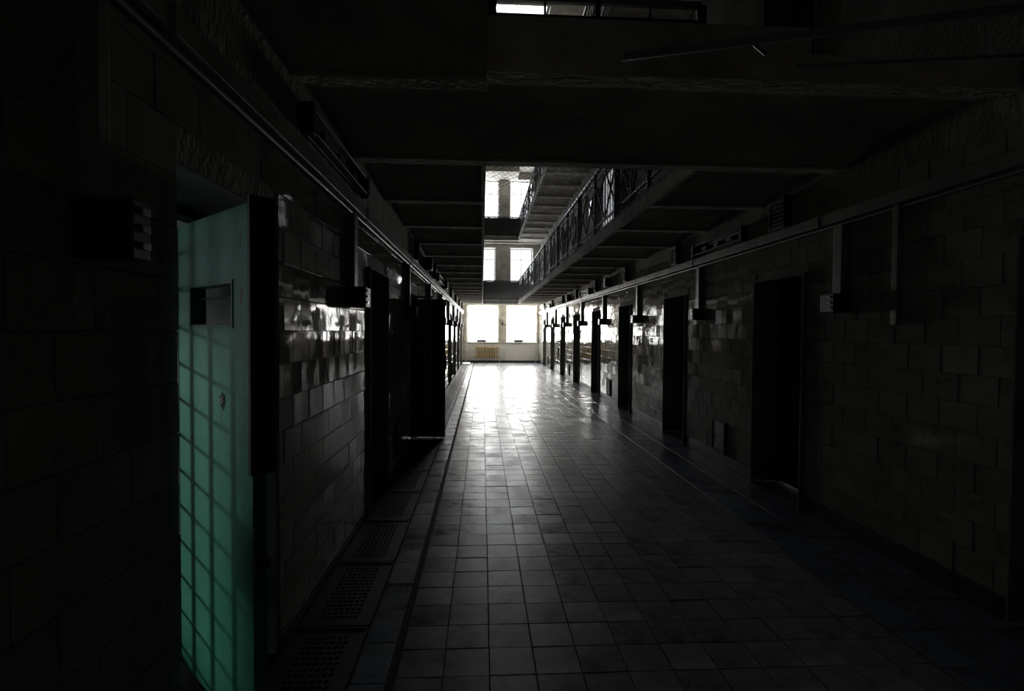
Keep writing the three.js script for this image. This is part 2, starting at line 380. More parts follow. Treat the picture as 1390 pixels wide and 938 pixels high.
// steel channels along the gallery edges
function edgeBeam(a, b, y0, y1, label) {
  const w = 0.02, pts = [a, b];
  tag(mesh('trim_1'.replace('1', String(++edgeBeam.n)), rbxBetween(a, b, y0, y1, 0.035), M.plaster), label, 'edge beam', null, 'structure');
}
edgeBeam.n = 0;
function rbxBetween([xa, da], [xb, db], y0, y1, w) { return Math.abs(da - db) < 0.01 ? bx(Math.min(xa, xb), Math.max(xa, xb), y0, y1, da - w / 2, da + w / 2) : bx(xa - w / 2, xa + w / 2, y0, y1, Math.min(da, db), Math.max(da, db)); }
edgeBeam([OX1 - 0.012, BR1], [OX1 - 0.012, DGAL], S1 - 0.01, F1 + 0.01, 'pale edge beam of the right gallery under its crossed railing');
edgeBeam([OX1 - 0.012, BR1], [OX1 - 0.012, DGAL], S2 - 0.01, F2 + 0.01, 'pale edge beam of the upper right gallery');
edgeBeam([OX0 - 0.012, BR1], [OX0 - 0.012, DGAL], S1 - 0.01, F1 + 0.01, 'edge beam of the left gallery along the well');
edgeBeam([OX0, DGAL - 0.012], [OX1, DGAL - 0.012], S1 - 0.01, F1 + 0.01, 'beige edge beam of the end landing above the ground floor windows');
edgeBeam([OX0, DGAL - 0.012], [OX1, DGAL - 0.012], S2 - 0.01, F2 + 0.01, 'beige edge beam of the upper end landing');

// ---------------------------------------------------------------- windows of the end wall
const WLAB = ['ground floor end window above the ochre radiator', 'ground floor end window to the right of the pillar', 'first floor end window at the left of its pillar', 'first floor end window at the right of its pillar', 'topmost end window at the left of its pillar', 'topmost end window at the right of its pillar'];
WINS.forEach(([x0, x1, y0, y1], i) => {
  const w = base(`window_${i + 1}`, null, `blinding white ${WLAB[i]}`, 'window', null, 'structure');
  const d = DEND + 0.34, f = 0.055, xm = (x0 + x1) / 2, yt = y0 + (y1 - y0) * 0.7;
  mesh('window_frame', [bx(x0, x1, y0, y0 + f, d, d + 0.06), bx(x0, x1, y1 - f, y1, d, d + 0.06), bx(x0, x0 + f, y0 + f, y1 - f, d, d + 0.06), bx(x1 - f, x1, y0 + f, y1 - f, d, d + 0.06)], M.whitePaint, w);
  mesh('mullion', bx(xm - 0.02, xm + 0.02, y0 + f, y1 - f, d + 0.012, d + 0.05), M.whitePaint, w);
  mesh('transom', [bx(x0 + f, xm - 0.02, yt - 0.02, yt + 0.02, d + 0.012, d + 0.05), bx(xm + 0.02, x1 - f, yt - 0.02, yt + 0.02, d + 0.012, d + 0.05)], M.whitePaint, w);
  for (const [a, b] of [[x0 + f, xm - 0.02], [xm + 0.02, x1 - f]]) for (const [p, q] of [[y0 + f, yt - 0.02], [yt + 0.02, y1 - f]]) mesh('pane', bx(a, b, p, q, d + 0.03, d + 0.032), M.glass, w);
  if (i < 4) mesh('window_sill', rbx(x0 - 0.04, x1 + 0.04, y0 - 0.045, y0 + 0.001, DEND - 0.06, DEND + 0.34, 0.008), M.whitePaint, w);
  const L = new THREE.RectAreaLight(i < 2 ? lin(1, 0.985, 0.95) : lin(0.9, 0.97, 1.06), WINDOW_SKY[i >> 1], x1 - x0, y1 - y0);
  L.position.set(xm, (y0 + y1) / 2, -(DEND + 0.46)); L.lookAt(xm, (y0 + y1) / 2, 0); scene.add(L);
});
{ // skylight
  const w = base('window_7', null, 'skylight of wired glass high above the well, seen over the near bridge', 'skylight', null, 'structure');
  const { x0, x1, d0, d1 } = SKY, y = ROOF + 0.14;
  mesh('window_frame', [bx(x0, x1, y, y + 0.06, d0, d0 + 0.05), bx(x0, x1, y, y + 0.06, d1 - 0.05, d1), bx(x0, x0 + 0.05, y, y + 0.06, d0, d1), bx(x1 - 0.05, x1, y, y + 0.06, d0, d1)], M.steel, w);
  const n = 5;
  for (let i = 0; i < n; i++) { const a = d0 + 0.05 + (d1 - d0 - 0.1) * i / n, b = d0 + 0.05 + (d1 - d0 - 0.1) * (i + 1) / n; mesh('pane', bx(x0 + 0.05, x1 - 0.05, y + 0.025, y + 0.03, a + 0.012, b - 0.012), M.glass, w); if (i) mesh('glazing_bar', bx(x0 + 0.05, x1 - 0.05, y, y + 0.05, a - 0.012, a + 0.012), M.steel, w); }
  const L = new THREE.RectAreaLight(lin(0.96, 1, 0.94), 1.2, x1 - x0, d1 - d0);
  L.position.set((x0 + x1) / 2, ROOF + 0.3, -(d0 + d1) / 2); L.lookAt((x0 + x1) / 2, 0, -(d0 + d1) / 2); scene.add(L);
}

// ---------------------------------------------------------------- closed cell doors
let doorN = 0;
function cellDoor(x, s, d0, d1, y0, h, label) {     // s = +1: wall to the right of the corridor
  const g = base(`door_${++doorN}`, null, label, 'door', null, 'structure');
  const at = (u) => x + s * u, B = (u0, u1, ya, yb, a, b) => bx(Math.min(at(u0), at(u1)), Math.max(at(u0), at(u1)), y0 + ya, y0 + yb, a, b);
  mesh('door_frame', [B(-0.06, 0.04, 0, h, d0, d0 + 0.05), B(-0.06, 0.04, 0, h, d1 - 0.05, d1), B(-0.06, 0.04, h - 0.05, h, d0 + 0.05, d1 - 0.05)], M.blackSteel, g);
  const leaf = mesh('door_leaf', B(-0.02, 0.04, 0.01, h - 0.05, d0 + 0.05, d1 - 0.05), M.darkDoor, g);
  const m = (d0 + d1) / 2;
  mesh('feed_hatch', B(-0.04, -0.02, 1.0, 1.2, m - 0.17, m + 0.17), M.blackSteel, leaf);
  mesh('spy_hole', B(-0.035, -0.02, 1.5, 1.58, m - 0.04, m + 0.04), M.blackSteel, leaf);
  mesh('bolt', B(-0.06, -0.02, 0.98, 1.08, d0 + 0.08, d0 + 0.2), M.steel, leaf);
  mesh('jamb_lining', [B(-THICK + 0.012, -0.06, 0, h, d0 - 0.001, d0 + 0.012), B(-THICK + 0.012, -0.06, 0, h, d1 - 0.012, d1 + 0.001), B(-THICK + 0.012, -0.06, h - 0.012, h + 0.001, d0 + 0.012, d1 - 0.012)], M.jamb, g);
  mesh('jamb_skirting', [B(-THICK + 0.012, -0.06, 0, 0.11, d0 + 0.012, d0 + 0.018), B(-THICK + 0.012, -0.06, 0, 0.11, d1 - 0.018, d1 - 0.012)], M.baseTile, g);
  return g;
}
for (const k of KR) { const [a, b] = doorSpan(k, 'right'); cellDoor(XR + THICK - 0.04, 1, a, b, 0, DOORH, k === -1 ? 'shaded steel cell door at the right edge of the picture' : `recessed green steel cell door in shade, ${ORD[k]} doorway of the right wall`); }
for (const k of KL) if (k !== -1 && k !== 1) { const [a, b] = doorSpan(k, 'left'); cellDoor(XL - THICK + 0.04, -1, a, b, 0, DOORH, k ? `recessed green steel cell door in shade, ${ORD[k]} doorway of the left wall past the green door` : 'recessed green steel cell door in shade, first doorway of the left wall past the green door'); }
for (const k of K1) cellDoor(XR + THICK - 0.04, 1, far(k) - 0.1 - DOORW, far(k) - 0.1, F1 + 0.02, 1.98, `steel cell door on the upper right gallery, ${ORD[k]} behind the crossed railing`);
// door linings of the two doorways that stand open
function openJamb(d0, d1, label, mat) {
  const g = base(`door_${++doorN}`, null, label, 'door frame', null, 'structure');
  const x0 = XL - THICK - 0.002, x1 = XL - 0.012, h = DOORH;
  mesh('jamb_lining', [bx(x0, x1, 0, h, d0 - 0.001, d0 + 0.012), bx(x0, x1, 0, h, d1 - 0.012, d1 + 0.001), bx(x0, x1, h - 0.012, h + 0.001, d0 + 0.012, d1 - 0.012)], mat, g);
  mesh('door_frame', [bx(x0 - 0.03, x0 + 0.05, h - 0.05, h - 0.012, d0 + 0.012, d1 - 0.012)], M.blackSteel, g);
}
openJamb(...doorSpan(-1, 'left'), 'dark plastered door opening around the green door', M.cellPlaster);
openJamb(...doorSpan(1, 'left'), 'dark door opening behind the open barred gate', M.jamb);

// ---------------------------------------------------------------- cells behind the open doorways on the left
const CX = -5.3, XC = XL - THICK;
{
  const A = -0.7, B = 2.74;
  const outer = mesh('wall_cell', sidePlate(rect(-1.2, 9.4, -0.1, 3.1), [rect(0.86, 2.1, 0.95, 2.43)], CX - 0.4, CX), M.cellPlaster);
  tag(outer, 'outer wall of the cells with one window, hidden behind the left wall', 'wall', null, 'structure');
  const part = [['partition of the lit cell seen through the slot of the green door', B, B + 0.14], ['near partition of the lit cell', A - 0.14, A], ['partition beside the dark cell nearest the viewer', 5.9, 6.04], ['far partition of the dark cell', 9.1, 9.24]];
  for (const [label, a, b] of part) tag(mesh('wall_cell', bx(CX, XC, -0.004, 2.95, a, b), M.cellPlaster), label, 'wall', null, 'structure');
  tag(mesh('ceiling', bx(CX - 0.4, XC, 2.9, 3.1, -1.2, 9.4), M.cellPlaster), 'ceiling over the cells left of the corridor', 'ceiling', null, 'structure');
  const w = base('window_8', null, 'cell window that throws light on the green door', 'window', null, 'structure');
  const d = 0.86, e = 2.1, f = 0.05;
  mesh('window_frame', [bx(CX - 0.3, CX - 0.25, 0.95, 1.0, d, e), bx(CX - 0.3, CX - 0.25, 2.38, 2.43, d, e), bx(CX - 0.3, CX - 0.25, 1.0, 2.38, d, d + f), bx(CX - 0.3, CX - 0.25, 1.0, 2.38, e - f, e)], M.whitePaint, w);
  mesh('pane', bx(CX - 0.28, CX - 0.276, 1.0, 2.38, d + f, e - f), M.glass, w);
  const L = new THREE.RectAreaLight(lin(0.86, 0.95, 1.1), 2.5, e - d, 1.55); L.position.set(CX - 0.36, 1.725, -(d + e) / 2); L.lookAt(0, 1.725, -(d + e) / 2); scene.add(L);
}

// ---------------------------------------------------------------- green door with its observation slot
{
  const P0 = new THREE.Vector3(-1.30, 0, -2.39), P1 = new THREE.Vector3(-0.795, 0, -1.90);
  const along = P1.clone().sub(P0).normalize(), W = 0.735, Hh = 1.905;
  const hinge = P1.clone().addScaledVector(along, -W);
  const g = base('cell_door', new THREE.Vector3(hinge.x, 0.035, hinge.z), 'green painted steel cell door standing ajar, barred shadows across it', 'door');
  g.rotation.y = Math.atan2(-along.z, along.x);          // local x runs from hinge to free edge, local +z faces the viewer
  const off = W - 0.704, sx0 = off + 0.134, sx1 = off + 0.54, sy0 = 1.527 - 0.045, sy1 = 1.68 - 0.045;
  // paint with chips, scuffs and a few long scratches
  const cv = document.createElement('canvas'); cv.width = 512; cv.height = 1304; const cx = cv.getContext('2d');
  cx.fillStyle = 'rgb(34,112,88)'; cx.fillRect(0, 0, 512, 1304);
  for (let i = 0; i < 5200; i++) { const v = rr(-14, 14); cx.fillStyle = `rgba(${34 + v},${112 + v},${88 + v},0.35)`; cx.fillRect(rnd() * 512, rnd() * 1304, rr(2, 16), rr(2, 26)); }
  const mx = (x) => x / W * 512, my = (y) => (1 - y / Hh) * 1304;
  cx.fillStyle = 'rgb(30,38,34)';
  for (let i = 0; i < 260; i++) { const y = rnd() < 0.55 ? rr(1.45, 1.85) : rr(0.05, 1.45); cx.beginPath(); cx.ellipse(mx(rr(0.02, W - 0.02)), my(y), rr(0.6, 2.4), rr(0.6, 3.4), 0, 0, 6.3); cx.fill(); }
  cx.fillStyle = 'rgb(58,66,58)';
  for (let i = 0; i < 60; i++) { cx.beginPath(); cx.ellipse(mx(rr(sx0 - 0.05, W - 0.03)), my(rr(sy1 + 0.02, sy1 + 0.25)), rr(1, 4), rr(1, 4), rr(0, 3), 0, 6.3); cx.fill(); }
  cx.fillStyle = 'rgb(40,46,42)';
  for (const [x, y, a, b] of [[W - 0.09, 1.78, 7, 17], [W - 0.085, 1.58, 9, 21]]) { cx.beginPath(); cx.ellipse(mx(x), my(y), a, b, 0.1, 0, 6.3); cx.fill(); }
  cx.strokeStyle = 'rgb(16,22,20)'; cx.lineWidth = 1.6;
  for (const [x, y, L] of [[W - 0.27, 1.17, 0.1], [W - 0.25, 1.17, 0.13], [W - 0.3, 0.66, 0.03], [W - 0.22, 0.62, 0.05]]) { cx.beginPath(); cx.moveTo(mx(x), my(y)); cx.lineTo(mx(x + rr(-0.01, 0.02)), my(y - L)); cx.stroke(); }
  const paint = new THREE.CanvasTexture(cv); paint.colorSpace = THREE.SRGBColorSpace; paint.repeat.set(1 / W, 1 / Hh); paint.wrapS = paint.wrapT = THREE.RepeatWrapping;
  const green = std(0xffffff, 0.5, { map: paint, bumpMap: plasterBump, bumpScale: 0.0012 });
  const s = new THREE.Shape(rect(0, W, 0, Hh).map(([x, y]) => new THREE.Vector2(x, y)));
  s.holes.push(new THREE.Path(rect(sx0, sx1, sy0, sy1).map(([x, y]) => new THREE.Vector2(x, y))));
  const geo = new THREE.ExtrudeGeometry(s, { depth: 0.045, bevelEnabled: true, bevelSize: 0.002, bevelThickness: 0.002, bevelSegments: 1 }); geo.translate(0, 0, -0.047);
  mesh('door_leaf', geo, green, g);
  const L = (x0, x1, y0, y1, z0, z1) => { const q = new THREE.BoxGeometry(x1 - x0, y1 - y0, z1 - z0); q.translate((x0 + x1) / 2, (y0 + y1) / 2, (z0 + z1) / 2); return metres(q); };
  mesh('slot_frame', [L(sx0 - 0.012, sx0, sy0 - 0.012, sy1 + 0.012, -0.055, 0.004), L(sx1, sx1 + 0.012, sy0 - 0.012, sy1 + 0.012, -0.055, 0.004), L(sx0, sx1, sy0 - 0.012, sy0, -0.055, 0.004), L(sx0, sx1, sy1, sy1 + 0.012, -0.055, 0.004)], M.greenSteel, g);
  mesh('slot_bar', rod(new THREE.Vector3(sx0, sy0 + 0.107, -0.03), new THREE.Vector3(sx1, sy0 + 0.107, -0.03), 0.005), M.blackSteel, g).userData.label = 'thin black rod across the slot';
  mesh('edge_plate', L(W - 0.004, W + 0.016, 0.96, Hh + 0.02, -0.075, 0.012), M.blackSteel, g).userData.label = 'black angle iron on the free edge';
  // torn out lock: a ragged dark plate
  const lk = new THREE.Shape(); for (let i = 0; i < 22; i++) { const a = i / 22 * 6.283, r = i % 2 ? rr(0.008, 0.014) : rr(0.018, 0.036); lk[i ? 'lineTo' : 'moveTo'](Math.cos(a) * r, Math.sin(a) * r * 1.25); }
  const lg = new THREE.ExtrudeGeometry(lk, { depth: 0.003, bevelEnabled: false }); lg.translate(W - 0.25, 1.2, 0.002);
  mesh('lock_plate', lg, M.blackSteel, g).userData.label = 'ragged dark lock plate';
  for (const y of [0.3, 1.6]) mesh('hinge', rod(new THREE.Vector3(0.0, y, -0.06), new THREE.Vector3(0.0, y + 0.12, -0.06), 0.014, 10), M.blackSteel, g);
  mesh('lower_latch', L(W - 0.002, W + 0.03, 0.63, 0.66, -0.05, 0.0), M.blackSteel, g);
}
// lattice gates: [hinge end at the origin, bars along local x]
function gate(name, W, label, opts = {}) {
  const g = base(name, null, label, 'gate');
  const H = 1.93, y0 = 0.05, r = 0.0075, mat = opts.mat || M.gateSteel;
  const up = (x) => bar(new THREE.Vector3(x, y0, 0), new THREE.Vector3(x, y0 + H, 0), 0.03, 0.02);
  mesh('gate_frame', [up(0.015), up(W - 0.015), bar(new THREE.Vector3(0, y0 + 0.015, 0), new THREE.Vector3(W, y0 + 0.015, 0), 0.03, 0.02), bar(new THREE.Vector3(0, y0 + H - 0.015, 0), new THREE.Vector3(W, y0 + H - 0.015, 0), 0.03, 0.02)], mat, g);
  for (let y = 0.121; y < H; y += 0.155) mesh('cross_bar', rod(new THREE.Vector3(0.03, y, 0), new THREE.Vector3(W - 0.03, y, 0), r), mat, g);
  const n = opts.n || Math.round(W / 0.135);
  for (let i = 1; i < n; i++) mesh('upright_bar', opts.flat ? bar(new THREE.Vector3(W * i / n, y0 + 0.03, 0.058), new THREE.Vector3(W * i / n, y0 + H - 0.03, 0.058), 0.016, 0.1) : rod(new THREE.Vector3(W * i / n, y0 + 0.03, 0.012), new THREE.Vector3(W * i / n, y0 + H - 0.03, 0.012), r), mat, g);
  if (opts.lock) { const q = new THREE.BoxGeometry(0.17, 0.26, 0.06); q.translate(W - 0.11, opts.lock, 0); mesh('lock_case', metres(q), M.blackSteel, g); }
  return g;
}
{
  const a = gate('lattice_gate', 0.70, 'lattice gate inside the lit doorway behind the green door', { lock: 0.78, n: 4, flat: true });
  a.position.set(XC - 0.09, 0, -2.425); a.rotation.y = -Math.PI / 2;     // closed across the inner face of the wall
  const b = gate('lattice_gate', 0.76, 'open green lattice gate standing out from the left wall', {});
  b.position.set(XC - 0.02, 0, -7.45); b.scale.x = 0.8;
}
{ // solid door that stands open behind the lattice gate
  const g = base('cell_door', new THREE.Vector3(XC - 0.02, 0.012, -7.56), 'solid green steel door standing open behind the lattice gate on the left', 'door');
  const L = (x0, x1, y0, y1, z0, z1) => { const q = new RoundedBoxGeometry(x1 - x0, y1 - y0, z1 - z0, 1, 0.004); q.translate((x0 + x1) / 2, (y0 + y1) / 2, (z0 + z1) / 2); return metres(q); };
  mesh('door_leaf', L(0, 0.77, 0, 1.93, -0.05, 0), M.greenSteel, g);
  mesh('edge_plate', L(0.60, 0.775, 0.0, 1.93, 0.001, 0.014), M.blackSteel, g);
  mesh('feed_hatch', L(0.2, 0.55, 1.0, 1.2, 0.001, 0.02), M.blackSteel, g);
  mesh('lock_case', L(0.72, 0.79, 0.95, 1.15, -0.07, 0.03), M.blackSteel, g);
}
{ // notice on the cell partition
  const cv = document.createElement('canvas'); cv.width = 256; cv.height = 320; const c = cv.getContext('2d');
  c.fillStyle = '#c9ced2'; c.fillRect(0, 0, 256, 320); c.strokeStyle = '#5c646a'; c.lineWidth = 4;
  c.strokeRect(26, 40, 200, 245); for (let y = 66; y < 280; y += 22) { c.beginPath(); c.moveTo(46, y); c.lineTo(46 + rr(70, 160), y); c.lineWidth = rr(2, 5); c.stroke(); }
  const t = new THREE.CanvasTexture(cv); t.colorSpace = THREE.SRGBColorSpace;
  const g = new THREE.BoxGeometry(0.09, 0.11, 0.002);
  const m = mesh('paper_notice', g, std(0xffffff, 0.9, { map: t })); m.position.set(-1.39, 1.545, -2.738);
  tag(m, 'small printed paper notice seen through the slot of the green door', 'notice');
}

// ---------------------------------------------------------------- gutter covers along the left wall
{
  const W = GX.trench1 - (XL + 0.012), L = 0.744;
  const s = new THREE.Shape(rect(0, W, 0, L).map(([x, y]) => new THREE.Vector2(x, y)));
  for (let r = 0; r < 15; r++) for (let c = 0; c < 7; c++) {
    const x = 0.07 + c * 0.03 + (r % 2) * 0.008, y = 0.07 + r * 0.041;
    s.holes.push(new THREE.Path([[x, y], [x + 0.019, y], [x + 0.023, y + 0.022], [x + 0.004, y + 0.022]].map(([a, b]) => new THREE.Vector2(a, b))));
  }
  const geo = new THREE.ExtrudeGeometry(s, { depth: 0.006, bevelEnabled: false }); geo.rotateX(-Math.PI / 2); geo.translate(0, -0.006, 0);
  const lip = bx(0, W, -0.02, 0.004, L - 0.012, L); const edge = bx(W - 0.008, W, -0.03, 0.006, 0, L - 0.012);
  const proto = [geo, lip, edge];
  const N = 32;
  for (let i = 0; i < N; i++) {
    const d = 2.73 - 0.765 * 3 + i * 0.765;
    if (d + L > DEND) break;
    const g = base('drain_cover', V(XL + 0.012, 0.0, d), `perforated steel gutter cover beside the left wall, ${ORD[i]} from the viewer`, 'drain cover', 'gutter covers along the left wall');
    mesh('grate_plate', proto[0], M.grate, g); mesh('lifting_lip', proto[1], M.blackSteel, g); mesh('edge_strip', proto[2], M.grate, g);
  }
}

// ---------------------------------------------------------------- cable trunking, drops and switch boxes
for (const side of ['left', 'right']) {
  const x = side === 'left' ? XL : XR, s = side === 'left' ? 1 : -1, B = (u0, u1, y0, y1, d0, d1, r) => rbx(Math.min(x + s * u0, x + s * u1), Math.max(x + s * u0, x + s * u1), y0, y1, d0, d1, r);
  const t = base('cable_trunking', null, `pale cable trunking running along the ${side} wall above the doorways`, 'trunking');
  const yT = side === 'left' ? 2.345 : 2.355;
  mesh('trunk', B(0.001, 0.05, yT, yT + 0.085, 0.2, DEND - 0.3, 0.005), M.conduit, t);
  mesh('upper_pipe', rod(V(x + s * 0.016, yT - 0.022, 0.2), V(x + s * 0.016, yT - 0.022, DEND - 0.4), 0.012, 8), M.conduit, t);
  for (let d = 1.6; d < DEND - 1; d += 2.585) mesh('trunk_joint', B(0.001, 0.054, yT - 0.004, yT + 0.089, d, d + 0.04, 0.004), M.conduit, t);
  (side === 'left' ? [-1, 0, 1, 2, 3, 4, 5, 6, 7] : [0, 1, 2, 3, 4, 5, 6, 7]).forEach((k) => {
    const [near] = doorSpan(k, side), d = near - (side === 'left' ? (k === 0 ? 0.70 : k < 0 ? 0.43 : 0.55) : 0.56);
    const who = k < 0 ? 'before the green door' : k === 0 ? (side === 'left' ? 'just past the green door' : 'at the far right') : `by the ${ORD[k]} doorway`;
    const b = base('switch_box', null, `black switch box on a cable drop on the ${side} wall ${who}`, 'switch box', `switch boxes of the ${side} wall`);
    const yb = 1.66, len = k < 0 ? 0.07 : 0.16;
    const body = mesh('box_body', B(0.001, 0.135, yb, yb + 0.14, d, d + len, 0.006), M.box, b);
    mesh('cable_drop', B(0.001, 0.05, yb + 0.14, yT - 0.036, d + len * 0.3, d + len * 0.9, 0.004), M.conduit, b);
    for (const q of [0.025, 0.065, 0.105]) mesh('switch', B(0.135, 0.142, yb + q, yb + q + 0.018, d + 0.03, d + 0.06, 0.002), M.chrome, body);
    mesh('box_lid', B(0.012, 0.125, yb + 0.012, yb + 0.128, d - 0.006, d, 0.002), M.box, body);
  });
}
// second thin cable drop on the near right wall
tag(mesh('cable_drop', rbx(XR - 0.03, XR - 0.001, 1.56, 2.355, 3.38, 3.43, 0.004), M.conduit), 'thin cable drop without a box on the near right wall', 'cable');

// ---------------------------------------------------------------- lamp fittings without tubes, vent plates, wall boxes, hatches
function lampFitting(side, d0, d1, y0, label) {
  const x = side === 'left' ? XL : XR, s = side === 'left' ? 1 : -1, B = (u0, u1, a, b, p, q, r) => rbx(Math.min(x + s * u0, x + s * u1), Math.max(x + s * u0, x + s * u1), a, b, p, q, r);
  const g = base('strip_light', null, label, 'light fitting', 'unlit strip lights along the walls'), h = 0.16;
  mesh('end_plate', B(0.002, 0.07, y0, y0 + h, d0, d0 + 0.05, 0.004), M.box, g);
  mesh('end_plate', B(0.002, 0.07, y0, y0 + h, d1 - 0.05, d1, 0.004), M.box, g);
  const tray = mesh('back_tray', B(0.002, 0.014, y0 + 0.015, y0 + h - 0.015, d0 + 0.05, d1 - 0.05, 0.003), M.box, g);
  mesh('upper_rail', B(0.014, 0.066, y0 + h - 0.03, y0 + h - 0.018, d0 + 0.05, d1 - 0.05, 0.002), M.handrail, g);
  mesh('lower_rail', B(0.014, 0.066, y0 + 0.018, y0 + 0.03, d0 + 0.05, d1 - 0.05, 0.002), M.handrail, g);
  for (const t of [0.2, 0.45, 0.7]) mesh('lamp_gear', B(0.014, 0.045, y0 + 0.05, y0 + 0.1, d0 + (d1 - d0) * t, d0 + (d1 - d0) * t + 0.13, 0.004), M.steel, tray);
}
lampFitting('right', 5.45, 6.78, 2.457, 'unlit open strip light on the right wall over the first hatch');
lampFitting('right', 13.5, 14.83, 2.457, 'unlit strip light farther along the right wall');
lampFitting('left', 2.80, 4.17, 2.50, 'unlit open strip light high on the left wall past the green door');
lampFitting('left', 10.8, 12.1, 2.50, 'unlit strip light farther along the left wall');
lampFitting('right', 21.45, 22.7, 2.457, 'unlit strip light at the far end of the right wall');
function vent(side, d, y0, k) {
  const x = side === 'left' ? XL : XR, s = side === 'left' ? 1 : -1, B = (u0, u1, a, b, p, q, r) => rbx(Math.min(x + s * u0, x + s * u1), Math.max(x + s * u0, x + s * u1), a, b, p, q, r);
  const g = base('wall_vent', null, `dark vent with a raised flap over the ${ORD[k]} doorway of the ${side} wall`, 'vent', `vents over the ${side} doorways`), w = 0.34, h = 0.27;
  mesh('vent_frame', [B(0, 0.02, y0, y0 + 0.03, d, d + w, 0.003), B(0, 0.02, y0 + h - 0.03, y0 + h, d, d + w, 0.003), B(0, 0.02, y0 + 0.03, y0 + h - 0.03, d, d + 0.03, 0.003), B(0, 0.02, y0 + 0.03, y0 + h - 0.03, d + w - 0.03, d + w, 0.003)], M.box, g);
  for (let i = 0; i < 5; i++) mesh('vent_slat', B(0.0, 0.016, y0 + 0.042 + i * 0.04, y0 + 0.06 + i * 0.04, d + 0.03, d + w - 0.03, 0.002), M.box, g);
  mesh('vent_flap', B(0.0, 0.075, y0 - 0.005, y0 + h + 0.005, d - 0.015, d, 0.003), M.box, g);
}
for (const k of [0, 1, 2, 3, 4, 5, 6, 7]) { vent('right', far(k) - 0.585, 2.46, k); if (k) vent('left', far(k) - 0.585, 2.46, k); }
function wallBox(side, d, y0, size, label) {
  const x = side === 'left' ? XL : XR, s = side === 'left' ? 1 : -1, B = (u0, u1, a, b, p, q, r) => rbx(Math.min(x + s * u0, x + s * u1), Math.max(x + s * u0, x + s * u1), a, b, p, q, r);
  const g = base('loudspeaker', null, label, 'loudspeaker', 'wall loudspeakers');
  const cab = mesh('cabinet', B(0.001, 0.12, y0, y0 + size, d, d + size, 0.008), M.steel, g);
  mesh('grille', B(0.12, 0.128, y0 + 0.02, y0 + size - 0.02, d + 0.02, d + size - 0.02, 0.003), M.box, cab);
}
wallBox('right', 11.35, 2.47, 0.2, 'box loudspeaker on the right wall between the third and fourth doorways');
wallBox('right', 16.6, 2.47, 0.2, 'small box loudspeaker farther along the right wall');
wallBox('left', 8.6, 2.47, 0.2, 'box loudspeaker on the left wall beyond the open gate');
wallBox('left', 12.4, 2.47, 0.2, 'small box loudspeaker farther along the left wall');
function hatch(side, d, y0, w, h, label) {
  const x = side === 'left' ? XL : XR, s = side === 'left' ? 1 : -1, B = (u0, u1, a, b, p, q, r) => rbx(Math.min(x + s * u0, x + s * u1), Math.max(x + s * u0, x + s * u1), a, b, p, q, r);
  const g = base('service_hatch', null, label, 'hatch', `service hatches of the ${side} wall`);
  mesh('hatch_frame', [B(0, 0.018, y0, y0 + 0.022, d, d + w, 0.003), B(0, 0.018, y0 + h - 0.022, y0 + h, d, d + w, 0.003), B(0, 0.03, y0 + 0.022, y0 + h - 0.022, d, d + 0.03, 0.003), B(0, 0.018, y0 + 0.022, y0 + h - 0.022, d + w - 0.022, d + w, 0.003)], M.rust, g);
  const hd = mesh('hatch_door', B(0.001, 0.012, y0 + 0.026, y0 + h - 0.026, d + 0.034, d + w - 0.026, 0.003), M.steel, g);
  mesh('hatch_knob', B(0.012, 0.024, y0 + h / 2 - 0.012, y0 + h / 2 + 0.012, d + w - 0.07, d + w - 0.046, 0.003), M.blackSteel, hd);
}
['first', 'second', 'third', 'fourth'].forEach((o, i) => hatch('right', 5.84 + 5.42 * i, 0.13, 0.36, 0.36, `low rusty service hatch in the right wall, ${o} from the viewer`));
hatch('right', 19.2, 0.55, 0.3, 0.38, 'raised narrow service hatch far down the right wall');
['first', 'second', 'third'].forEach((o, i) => hatch('left', 5.75 + 5.42 * i, 0.13, 0.34, 0.39, `low service hatch in the left wall, ${o} from the viewer`));

// ---------------------------------------------------------------- radiator and small things at the end wall
{
  const g = base('radiator', V(-0.34, 0.22, DEND - 0.13), 'ochre cast iron radiator with ten ribs under the left end window', 'radiator');
  const n = 10, p = 0.112;
  const sec = () => { const q = new RoundedBoxGeometry(0.066, 0.55, 0.13, 3, 0.03); return q; };
  const geo = sec();
  for (let i = 0; i < n; i++) { const m = mesh('rib', geo, M.ochre, g); m.position.set(p * (i + 0.5), 0.275, 0); }
  for (const y of [0.05, 0.5]) mesh('connecting_pipe', rod(new THREE.Vector3(-0.05, y, 0), new THREE.Vector3(p * n + 0.04, y, 0), 0.022, 10), M.ochre, g);
  mesh('supply_pipe', [rod(new THREE.Vector3(p * n + 0.04, -0.2, 0), new THREE.Vector3(p * n + 0.04, 0.52, 0), 0.014, 8)], M.whitePaint, g);
  mesh('return_pipe', [rod(new THREE.Vector3(-0.36, 0.05, 0), new THREE.Vector3(-0.05, 0.05, 0), 0.014, 8), rod(new THREE.Vector3(-0.36, 0.5, 0), new THREE.Vector3(-0.05, 0.5, 0), 0.014, 8)], M.whitePaint, g);
  mesh('bracket', [bxl(0.3, 0.33, 0.08, 0.12), bxl(0.86, 0.89, 0.08, 0.12)], M.blackSteel, g);
  function bxl(a, b, y0, y1) { const q = new THREE.BoxGeometry(b - a, y1 - y0, 0.1); q.translate((a + b) / 2, (y0 + y1) / 2, -0.05); return q; }
}
